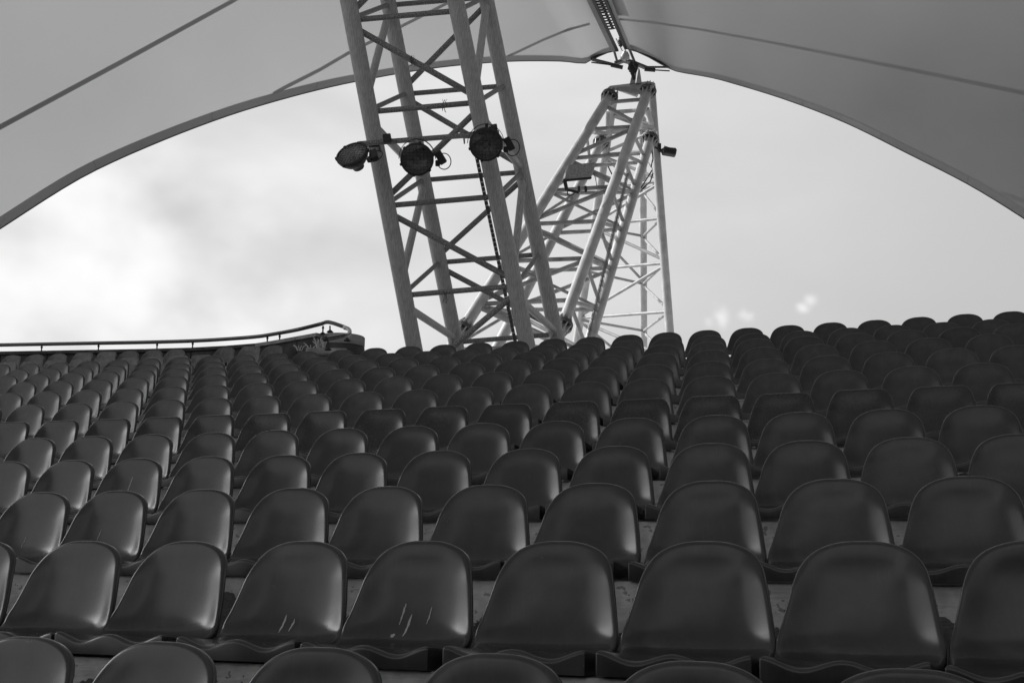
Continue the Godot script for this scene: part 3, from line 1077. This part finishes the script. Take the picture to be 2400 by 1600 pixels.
	for e in [[1424, 208, 30.0], [1430, 203, 30.3], [1480, 197, 30.6], [1520, 192, 30.2], [1535, 196, 29.9], [1533, 203, 29.7], [1500, 219, 29.9], [1450, 210, 30.0]]: hp.append(at(e[0], e[1], e[2]))
	plate(st, hp, Vector3(0, 0.03, 0))
	obj("head_plate", finish(st), M.tower_strut, tower)
	for e in [[[1476, 197], [1489, 196], [1492, 170], [1483, 166]], [[1491, 196], [1504, 195], [1500, 166], [1497, 158]]]:
		st = begin()
		var o := []
		for p in e: o.append(at(p[0], p[1], 30.2))
		plate(st, o, Vector3(0, 0, 0.04))
		obj("lug", finish(st), M.tower, tower)
	st = begin()
	for i in 5: lathe(st, at(1478 + i * 3.2, 154 + (i % 3) * 5, 30.1), Vector3(0.3, 1, 0.1 * i), [[0.0, -0.14], [0.06, -0.13], [0.07, 0.0], [0.05, 0.13], [0.0, 0.14]], 10)
	tube(st, [at(1476, 150, 30.1), at(1482, 172, 30.1), at(1487, 186, 30.1)], 0.05, 8)
	tube(st, [at(1484, 148, 30.0), at(1492, 162, 30.0)], 0.03, 8)
	obj("shackle", finish(st), M.dark, tower)
	# wiring on the right of the tower
	st = begin()
	for e in [[[1531, 330], [1528, 350], [1530, 372], [1527, 392]], [[1529, 398], [1520, 412], [1508, 430], [1503, 440]], [[1531, 405], [1524, 425], [1512, 436], [1502, 447]], [[1424, 385], [1430, 400], [1436, 412]]]:
		var p := []
		for q in e: p.append(at(q[0] + rng.randf_range(-1, 1), q[1], 30.5))
		st = begin()
		tube(st, p, 0.022, 6)
		obj("cable", finish(st), M.black, tower)

	# box floodlight on the leaning leg
	var c := at(1358, 401, 27.6)
	var box := thing("box_floodlight", c, "weathered rectangular floodlight on a bent arm fixed to a leg of the pale tower", "floodlight")
	st = begin()
	var x := Vector3(0.40, 0.045, 0.0)
	var y := Vector3(0.06, 0.20, 0.05)
	var z := x.cross(y).normalized() * 0.09
	block(st, c, x, y, z, 0.04)
	obj("housing", finish(st), M.lamp_face, box)
	st = begin()
	block(st, c - y * 1.1 - z * 0.3, x * 1.02, y * 0.16, z * 1.1, 0.015)
	obj("front_frame", finish(st), M.black, box)
	st = begin()
	var h0 := c - x * 0.86 - y * 1.1 + z
	beam(st, h0, h0 + Vector3(0.06, -0.30, 0.05), 0.10, 0.03, Vector3(0, 0, 1))
	beam(st, h0 + Vector3(0.04, -0.28, 0.05), h0 + Vector3(0.40, -0.36, 0.05), 0.07, 0.03, Vector3(0, 0, 1))
	obj("arm", finish(st), M.black, box)
	st = begin()
	var cab := []
	for e in [[1330, 444], [1330, 455], [1336, 459], [1344, 455], [1350, 446]]: cab.append(at(e[0], e[1], 27.4))
	tube(st, cab, 0.018, 6)
	obj("cable", finish(st), M.black, box)
	st = begin()
	tube(st, [at(1392, 405, 27.6), at(1396, 418, 27.6), at(1399, 435, 27.4)], 0.012, 6)
	obj("cable", finish(st), M.black, box)
	st = begin()
	for e in [1357, 1373]:
		st = begin()
		lathe(st, at(e, 443, 27.3), Vector3(1, 0.1, 0), [[0.085, -0.03], [0.10, 0.0], [0.085, 0.03]], 14)
		obj("clamp", finish(st), M.black, box)

	# small projector on the right
	var e0 := at(1552, 352, 30.9)
	var cam := thing("small_floodlight", e0, "small black floodlight on a short arm at the steep side of the pale tower", "floodlight")
	st = begin()
	block(st, at(1569, 356, 30.9), Vector3(0.21, -0.035, 0), Vector3(0.02, 0.105, 0), Vector3(0, 0, 0.14), 0.03)
	obj("housing", finish(st), M.black, cam)
	st = begin()
	lathe(st, at(1552, 353, 30.9), Vector3(1, -0.15, 0), [[0.0, -0.1], [0.07, -0.1], [0.07, -0.04], [0.05, -0.03], [0.09, 0.0], [0.05, 0.03], [0.08, 0.05], [0.08, 0.12]], 12)
	block(st, at(1546, 345, 30.9), Vector3(0.05, 0, 0), Vector3(0, 0.12, 0), Vector3(0, 0, 0.05), 0.01)
	tube(st, [at(1534, 345, 30.9), at(1548, 350, 30.9)], 0.03, 8)
	obj("arm", finish(st), M.black, cam)
	st = begin()
	tube(st, [at(1557, 342, 30.8), at(1570, 346, 30.75), at(1584, 347, 30.8), at(1584, 353, 30.8)], 0.012, 6)
	obj("cable", finish(st), M.black, cam)

# ------------------------------------------------------------------ membrane roof
var hit_normal := Vector3.UP

func roof_panel(front: Array, spread: float, ridge_to: Vector3, lift1: float, run: float) -> Array:
	# front: points from the ridge corner outwards; rows go back towards the stage
	var rows := []
	var nb := 34
	var ns: int = front.size()
	var ridge: Vector3 = ridge_to - front[0]
	ridge /= ridge.z
	for j in nb + 1:
		var b := run * pow(float(j) / nb, 1.7)
		var line := []
		for i in ns:
			var t := float(i) / (ns - 1)
			var lift := lerpf(ridge.y, lift1, smoothstep(0.0, 1.0, t))
			var p: Vector3 = front[i]
			var rise := lift * b * (1.0 - b / 52.0) + 11.0 * t * t * t * smoothstep(0.0, 14.0, b)
			line.append(Vector3(p.x + ridge.x * b * (1.0 - t) * (1.0 if b < 9.0 else 9.0 / b) + spread * b * t * (1.0 if b < 16.0 else 16.0 / b), p.y + rise, p.z + b * (1.0 - 0.15 * t)))
		rows.append(line)
	return rows

func front_curve(pix: Array, n: int) -> Array:
	# pix: pixel x, y and distance ahead, refined to n points
	var c := Curve3D.new()
	var p := []
	for e in pix: p.append(atz(e[0], e[1], e[2]))
	for i in p.size():
		var t: Vector3 = (p[mini(i + 1, p.size() - 1)] - p[maxi(i - 1, 0)]).normalized()
		c.add_point(p[i], -t * p[i].distance_to(p[maxi(i - 1, 0)]) / 3.2, t * p[i].distance_to(p[mini(i + 1, p.size() - 1)]) / 3.2)
	c.bake_interval = 0.05
	var out := []
	for i in n: out.append(c.sample_baked(c.get_baked_length() * pow(float(i) / (n - 1), 1.25), true))
	return out

func roof_hit(rows: Array, px: float, py: float) -> Vector3:
	var from := Vector3(0, EYE, 0)
	var d := ray(px, py)
	for j in rows.size() - 1:
		for i in rows[j].size() - 1:
			for tri in [[rows[j][i], rows[j][i + 1], rows[j + 1][i + 1]], [rows[j][i], rows[j + 1][i + 1], rows[j + 1][i]]]:
				var h = Geometry3D.ray_intersects_triangle(from, d, tri[0], tri[1], tri[2])
				if h != null:
					hit_normal = (tri[1] - tri[0]).cross(tri[2] - tri[0]).normalized()
					return h
	return Vector3.ZERO

func strip(st: SurfaceTool, line: Array, across: Array, w: float, down: float) -> void:
	st.set_smooth_group(0)
	for i in line.size() - 1:
		var a: Vector3 = line[i] + Vector3(0, -down, 0)
		var b: Vector3 = line[i + 1] + Vector3(0, -down, 0)
		quad(st, a - across[i] * w * 0.5, b - across[i + 1] * w * 0.5, b + across[i + 1] * w * 0.5, a + across[i] * w * 0.5)

func build_roof() -> void:
	var left := front_curve([[1447, 116, 29.7], [1424, 121, 29.85], [1403, 130, 29.95], [1386, 139, 30.0], [1370, 147, 29.9], [1316, 142, 29.6], [1182, 143, 28.9], [1010, 159, 28.1], [831, 190, 27.3], [698, 221, 26.6], [542, 267, 25.8], [372, 331, 25.0], [195, 412, 24.2], [0, 534, 23.4], [-160, 640, 22.8], [-420, 830, 22.0], [-760, 1085, 21.4]], 64)
	var right := front_curve([[1467, 111, 29.7], [1494, 119, 29.85], [1522, 132, 29.95], [1550, 148, 30.0], [1580, 164, 29.9], [1650, 177, 29.6], [1691, 186, 29.4], [1839, 231, 28.7], [1984, 287, 28.0], [2128, 358, 27.3], [2273, 432, 26.6], [2400, 510, 26.0], [2620, 660, 25.0], [2900, 860, 24.2], [3300, 1150, 23.4]], 64)
	var apex := atz(1460, 130, 29.8)
	var roof := thing("membrane_roof", Vector3(apex.x, 0, 0), "huge pale stretched fabric roof in two halves, arching over the seats", "roof")
	var panels := [roof_panel(left, -0.55, atz(1393, 0, 27.4), 0.36, 52.0), roof_panel(right, 0.55, atz(1421, 0, 27.4), 0.36, 52.0)]
	for h in 2:
		var rows: Array = panels[h]
		var st := begin()
		st.set_smooth_group(0)
		for j in rows.size() - 1:
			for i in rows[j].size() - 1:
				if h == 0: quad(st, rows[j][i], rows[j][i + 1], rows[j + 1][i + 1], rows[j + 1][i])
				else: quad(st, rows[j][i], rows[j + 1][i], rows[j + 1][i + 1], rows[j][i + 1])
		finish(st)
		var o := obj("membrane", st, M.fabric, roof)
		o.set_meta("label", "brighter half of the membrane" if h == 0 else "darker half of the membrane")
		# hem along the free edge, and its edge cable
		var front: Array = left if h == 0 else right
		var hem := begin()
		hem.set_smooth_group(0)
		var inner := []
		for i in front.size():
			var k: Vector3 = (rows[3][i] - rows[0][i]).normalized()
			# square to the edge within the surface
			var e: Vector3 = (front[mini(i + 1, front.size() - 1)] - front[maxi(i - 1, 0)]).normalized()
			inner.append((k - e * k.dot(e)).normalized())
		for i in front.size() - 1:
			var d := Vector3(0, -0.015, 0)
			quad(hem, front[i] + d, front[i + 1] + d, front[i + 1] + inner[i + 1] * 0.27 + d * 1.6, front[i] + inner[i] * 0.27 + d * 1.6)
		obj("hem", finish(hem), M.fabric_double, roof)
		var cable := begin()
		var cl := []
		for p in front: cl.append(p + Vector3(0, -0.02, 0))
		tube(cable, cl, 0.013, 8)
		obj("edge_cable", finish(cable), M.dark, roof)
		# stitches that cross the hem
		for i in range(14, 60, 7):
			var s := begin()
			beam(s, front[i] + Vector3(0, -0.024, 0), front[i] + inner[i] * 0.27 + Vector3(0, -0.034, 0), 0.005, 0.005)
			obj("hem_joint", finish(s), M.joint, roof)
	# welded seams
	var seams := [[0, [[-60, 330], [0, 296], [140, 221], [280, 146], [415, 72], [545, 1], [610, -36]]], [0, [[640, 219], [665, 205], [750, 162], [815, 124], [930, 66], [1045, 8], [1100, -22]]], [0, [[1190, 131], [1215, 120], [1270, 94], [1330, 69], [1400, 50]]], [1, [[1452, 44], [1540, 53], [1640, 68], [1800, 97], [2000, 136], [2200, 176], [2420, 221], [2500, 236]]], [1, [[2345, 452], [2400, 470], [2480, 494]]]]
	for e in seams:
		var line := []
		var tilt := []
		var pix: Array = e[1]
		for i in pix.size() - 1:
			for q in 4:
				var t := q / 4.0
				var p := roof_hit(panels[e[0]], lerpf(pix[i][0], pix[i + 1][0], t), lerpf(pix[i][1], pix[i + 1][1], t))
				if p != Vector3.ZERO:
					line.append(p)
					tilt.append(hit_normal)
		if line.size() < 3: continue
		var across := []
		for i in line.size():
			var d: Vector3 = (line[mini(i + 1, line.size() - 1)] - line[maxi(i - 1, 0)]).normalized()
			across.append(d.cross(tilt[i]).normalized())
		var st := begin()
		strip(st, line, across, 0.125, 0.012)
		obj("seam", finish(st), M.fabric_double, roof)
	# ridge: clamping bars on both edges, lacing between them, a cover strip above
	var ra := []
	var rb := []
	for j in 16:
		ra.append(panels[0][j][0])
		rb.append(panels[1][j][0])
	for r in [ra, rb]:
		var st := begin()
		for j in 15: beam(st, r[j] + Vector3(0, -0.04, 0), r[j + 1] + Vector3(0, -0.04, 0), 0.085, 0.06)
		obj("clamping_bar", finish(st), M.black, roof)
		var cuff := begin()
		cuff.set_smooth_group(0)
		var out := -1.0 if r == ra else 1.0
		for j in 15:
			var p0: Vector3 = r[j] + Vector3(0, -0.02, 0)
			var p1: Vector3 = r[j + 1] + Vector3(0, -0.02, 0)
			var side := Vector3(0.19 * out, -0.055, 0)
			quad(cuff, p0, p1, p1 + side, p0 + side)
		obj("ridge_cuff", finish(cuff), M.fabric_double, roof)
	var lace := begin()
	var walked := 1.4
	var ca := Curve3D.new()
	var cb := Curve3D.new()
	for p in ra: ca.add_point(p)
	for p in rb: cb.add_point(p)
	while walked < 12.0:
		var p := ca.sample_baked(walked) + Vector3(0, -0.03, 0)
		var q := cb.sample_baked(walked) + Vector3(0, -0.03, 0)
		var m := (p + q) * 0.5 + Vector3(0, -0.01, 0)
		beam(lace, p, m, 0.045, 0.035)
		beam(lace, m, q, 0.045, 0.035, Vector3(0.2, 1, 0.3))
		block(lace, m + Vector3(0.0, 0, 0.07), Vector3(0.035, 0, 0), Vector3(0, 0.03, 0), Vector3(-0.02, 0, 0.05))
		walked += 0.17
	obj("lacing", finish(lace), M.black, roof)
	var cover := begin()
	cover.set_smooth_group(0)
	for j in range(5, 15):
		var up := Vector3(0, 0.22, 0)
		quad(cover, ra[j] + up + Vector3(-0.3, -0.1, 0), ra[j + 1] + up + Vector3(-0.3, -0.1, 0), rb[j + 1] + up + Vector3(0.3, -0.1, 0), rb[j] + up + Vector3(0.3, -0.1, 0))
	obj("ridge_cover", finish(cover), M.fabric, roof)

	# steel corner fitting at the tip of the roof
	var z := 29.9
	var fit := thing("corner_fitting", atz(1470, 148, z), "dark steel corner fitting with arms and cables between roof tip and tower head", "fitting")
	for e in [[[1447, 116], [1424, 121], [1403, 130], [1386, 139]], [[1467, 111], [1494, 119], [1522, 132], [1550, 148], [1572, 158]]]:
		var st := begin()
		for i in e.size() - 1: beam(st, atz(e[i][0], e[i][1], z), atz(e[i + 1][0], e[i + 1][1], z), 0.07, 0.07)
		obj("curved_bar", finish(st), M.dark, fit)
	for e in [[1388, 139, 1440, 152, 0.055], [1515, 157, 1570, 157, 0.035], [1440, 120, 1447, 146, 0.04], [1475, 114, 1487, 144, 0.045]]:
		rod("arm", atz(e[0], e[1], z - 0.02), atz(e[2], e[3], z - 0.02), e[4], M.joint, fit)
	var body := begin()
	for e in [[1440, 149, 1464, 141, 0.17], [1462, 141, 1488, 148, 0.19], [1486, 147, 1518, 160, 0.15]]:
		beam(body, atz(e[0], e[1], z), atz(e[2], e[3], z), 0.10, e[4], Vector3(0, 0.2, 1), 0.02)
	obj("yoke_plate", finish(body), M.joint, fit)
	for e in [[1432, 152, 1460, 158], [1511, 162, 1536, 164]]:
		rod("tension_sleeve", atz(e[0], e[1], z - 0.1), atz(e[2], e[3], z - 0.1), 0.065, M.black, fit)
	for e in [[1386, 146, 1434, 152, 0.022], [1536, 164, 1570, 166, 0.022], [1444, 90, 1463, 127, 0.014], [1451, 88, 1470, 125, 0.014]]:
		rod("cable", atz(e[0], e[1], z - 0.05), atz(e[2], e[3], z - 0.05), e[4], M.black, fit, -1.0, 8)
	body = begin()
	lathe(body, atz(1463, 132, z - 0.1), Vector3(0.3, 1, 0), [[0.0, -0.14], [0.09, -0.12], [0.11, 0.0], [0.08, 0.10], [0.10, 0.14], [0.0, 0.16]], 14)
	lathe(body, atz(1470, 131, z - 0.1), Vector3(-0.2, 1, 0), [[0.0, -0.14], [0.06, -0.12], [0.08, 0.0], [0.05, 0.13], [0.0, 0.16]], 14)
	obj("clevis", finish(body), M.tower, fit)
	body = begin()
	for i in 3: lathe(body, atz(1452 + i * 1.5, 97 + i * 4, z - 0.1), Vector3(0.4, 1, 0.3 * i), [[0.0, -0.07], [0.06, -0.05], [0.07, 0.03], [0.0, 0.08]], 10)
	obj("turnbuckle", finish(body), M.black, fit)

# ------------------------------------------------------------------ unseen stage building, added for the light it reflects onto the seats
func build_added_stage() -> void:
	var stage := thing("added_stage_building", Vector3(-6, 0, 19), "grey unseen stage building, added to reflect light onto the seat fronts", "building")
	var w := begin()
	block(w, Vector3(-6, 4.0, 19.0), Vector3(21, 0, 0), Vector3(0, 4.0, 0), Vector3(0, 0, 0.3))
	obj("back_wall", finish(w), M.stage, stage)
	for x in [-27.3, 15.3]:
		w = begin()
		block(w, Vector3(x, 4.0, 16.5), Vector3(0.3, 0, 0), Vector3(0, 4.0, 0), Vector3(0, 0, 2.8))
		obj("side_wall", finish(w), M.stage, stage)
	w = begin()
	block(w, Vector3(-6, 8.2, 16.5), Vector3(21.6, 0, 0), Vector3(0, 0.2, 0), Vector3(0, 0, 2.8))
	obj("roof_slab", finish(w), M.stage, stage)
	w = begin()
	block(w, Vector3(-6, 0.45, 13.7), Vector3(21, 0, 0), Vector3(0, 0.45, 0), Vector3(0, 0, 5.0))
	obj("added_stage_floor", finish(w), M.stage, stage)

# ------------------------------------------------------------------ everything
func _ready() -> void:
	rng.seed = 2024
	# camera
	var cam := Camera3D.new()
	cam.name = "camera"
	add_child(cam)
	cam.position = Vector3(0, EYE, 0)
	cam.rotation = Vector3(PITCH, 0, ROLL)
	cam.fov = rad_to_deg(2.0 * atan(800.0 / F))
	cam.near = 0.05
	cam.far = 2000.0
	cam.current = true
	# sky, exposure
	var env := Environment.new()
	env.background_mode = Environment.BG_SKY
	env.sky = Sky.new()
	env.sky.sky_material = make_sky()
	env.background_energy_multiplier = 1.0
	env.tonemap_mode = Environment.TONE_MAPPER_LINEAR
	env.tonemap_exposure = 1.0
	env.sdfgi_enabled = true
	env.ssao_enabled = true
	env.ssil_enabled = true
	var we := WorldEnvironment.new()
	we.name = "environment"
	we.environment = env
	add_child(we)
	# sun, ahead on the left above the roof
	var sun := DirectionalLight3D.new()
	sun.name = "sun"
	add_child(sun)
	sun.look_at_from_position(SUN * 50.0, Vector3.ZERO, Vector3.UP)
	sun.light_energy = 1.6
	sun.light_angular_distance = 0.5
	sun.light_color = Color(1, 1, 1)
	sun.shadow_enabled = true

	make_materials()
	make_profile()
	# ground
	var g := begin()
	quad(g, Vector3(-600, 0, -600), Vector3(600, 0, -600), Vector3(600, 0, 600), Vector3(-600, 0, 600))
	structure("ground", finish(g), M.ground, "pale paved ground around the stand")
	var con := begin()  # hidden slab, added to bounce sunlight up onto the mast feet
	con.set_smooth_group(-1)
	for i in 60:
		var b0 := lerpf(0.10, 0.58, i / 60.0)
		var b1 := lerpf(0.10, 0.58, (i + 1) / 60.0)
		quad(con, arc(106.05, b0, FLOOR), arc(150.0, b0, FLOOR), arc(150.0, b1, FLOOR), arc(106.05, b1, FLOOR))
		quad(con, arc(150.0, b0, FLOOR), arc(150.0, b0, 0.0), arc(150.0, b1, 0.0), arc(150.0, b1, FLOOR))
		quad(con, arc(106.05, b0, 0.0), arc(106.05, b0, FLOOR), arc(106.05, b1, FLOOR), arc(106.05, b1, 0.0))
	structure("bounce_slab", finish(con), M.bounce_paving, "pale hidden slab behind the last row, added to bounce sunlight")
	build_terrace()
	build_parapet()
	build_roof()
	build_added_stage()
	build_mast()
	build_tower()
	build_lamps()
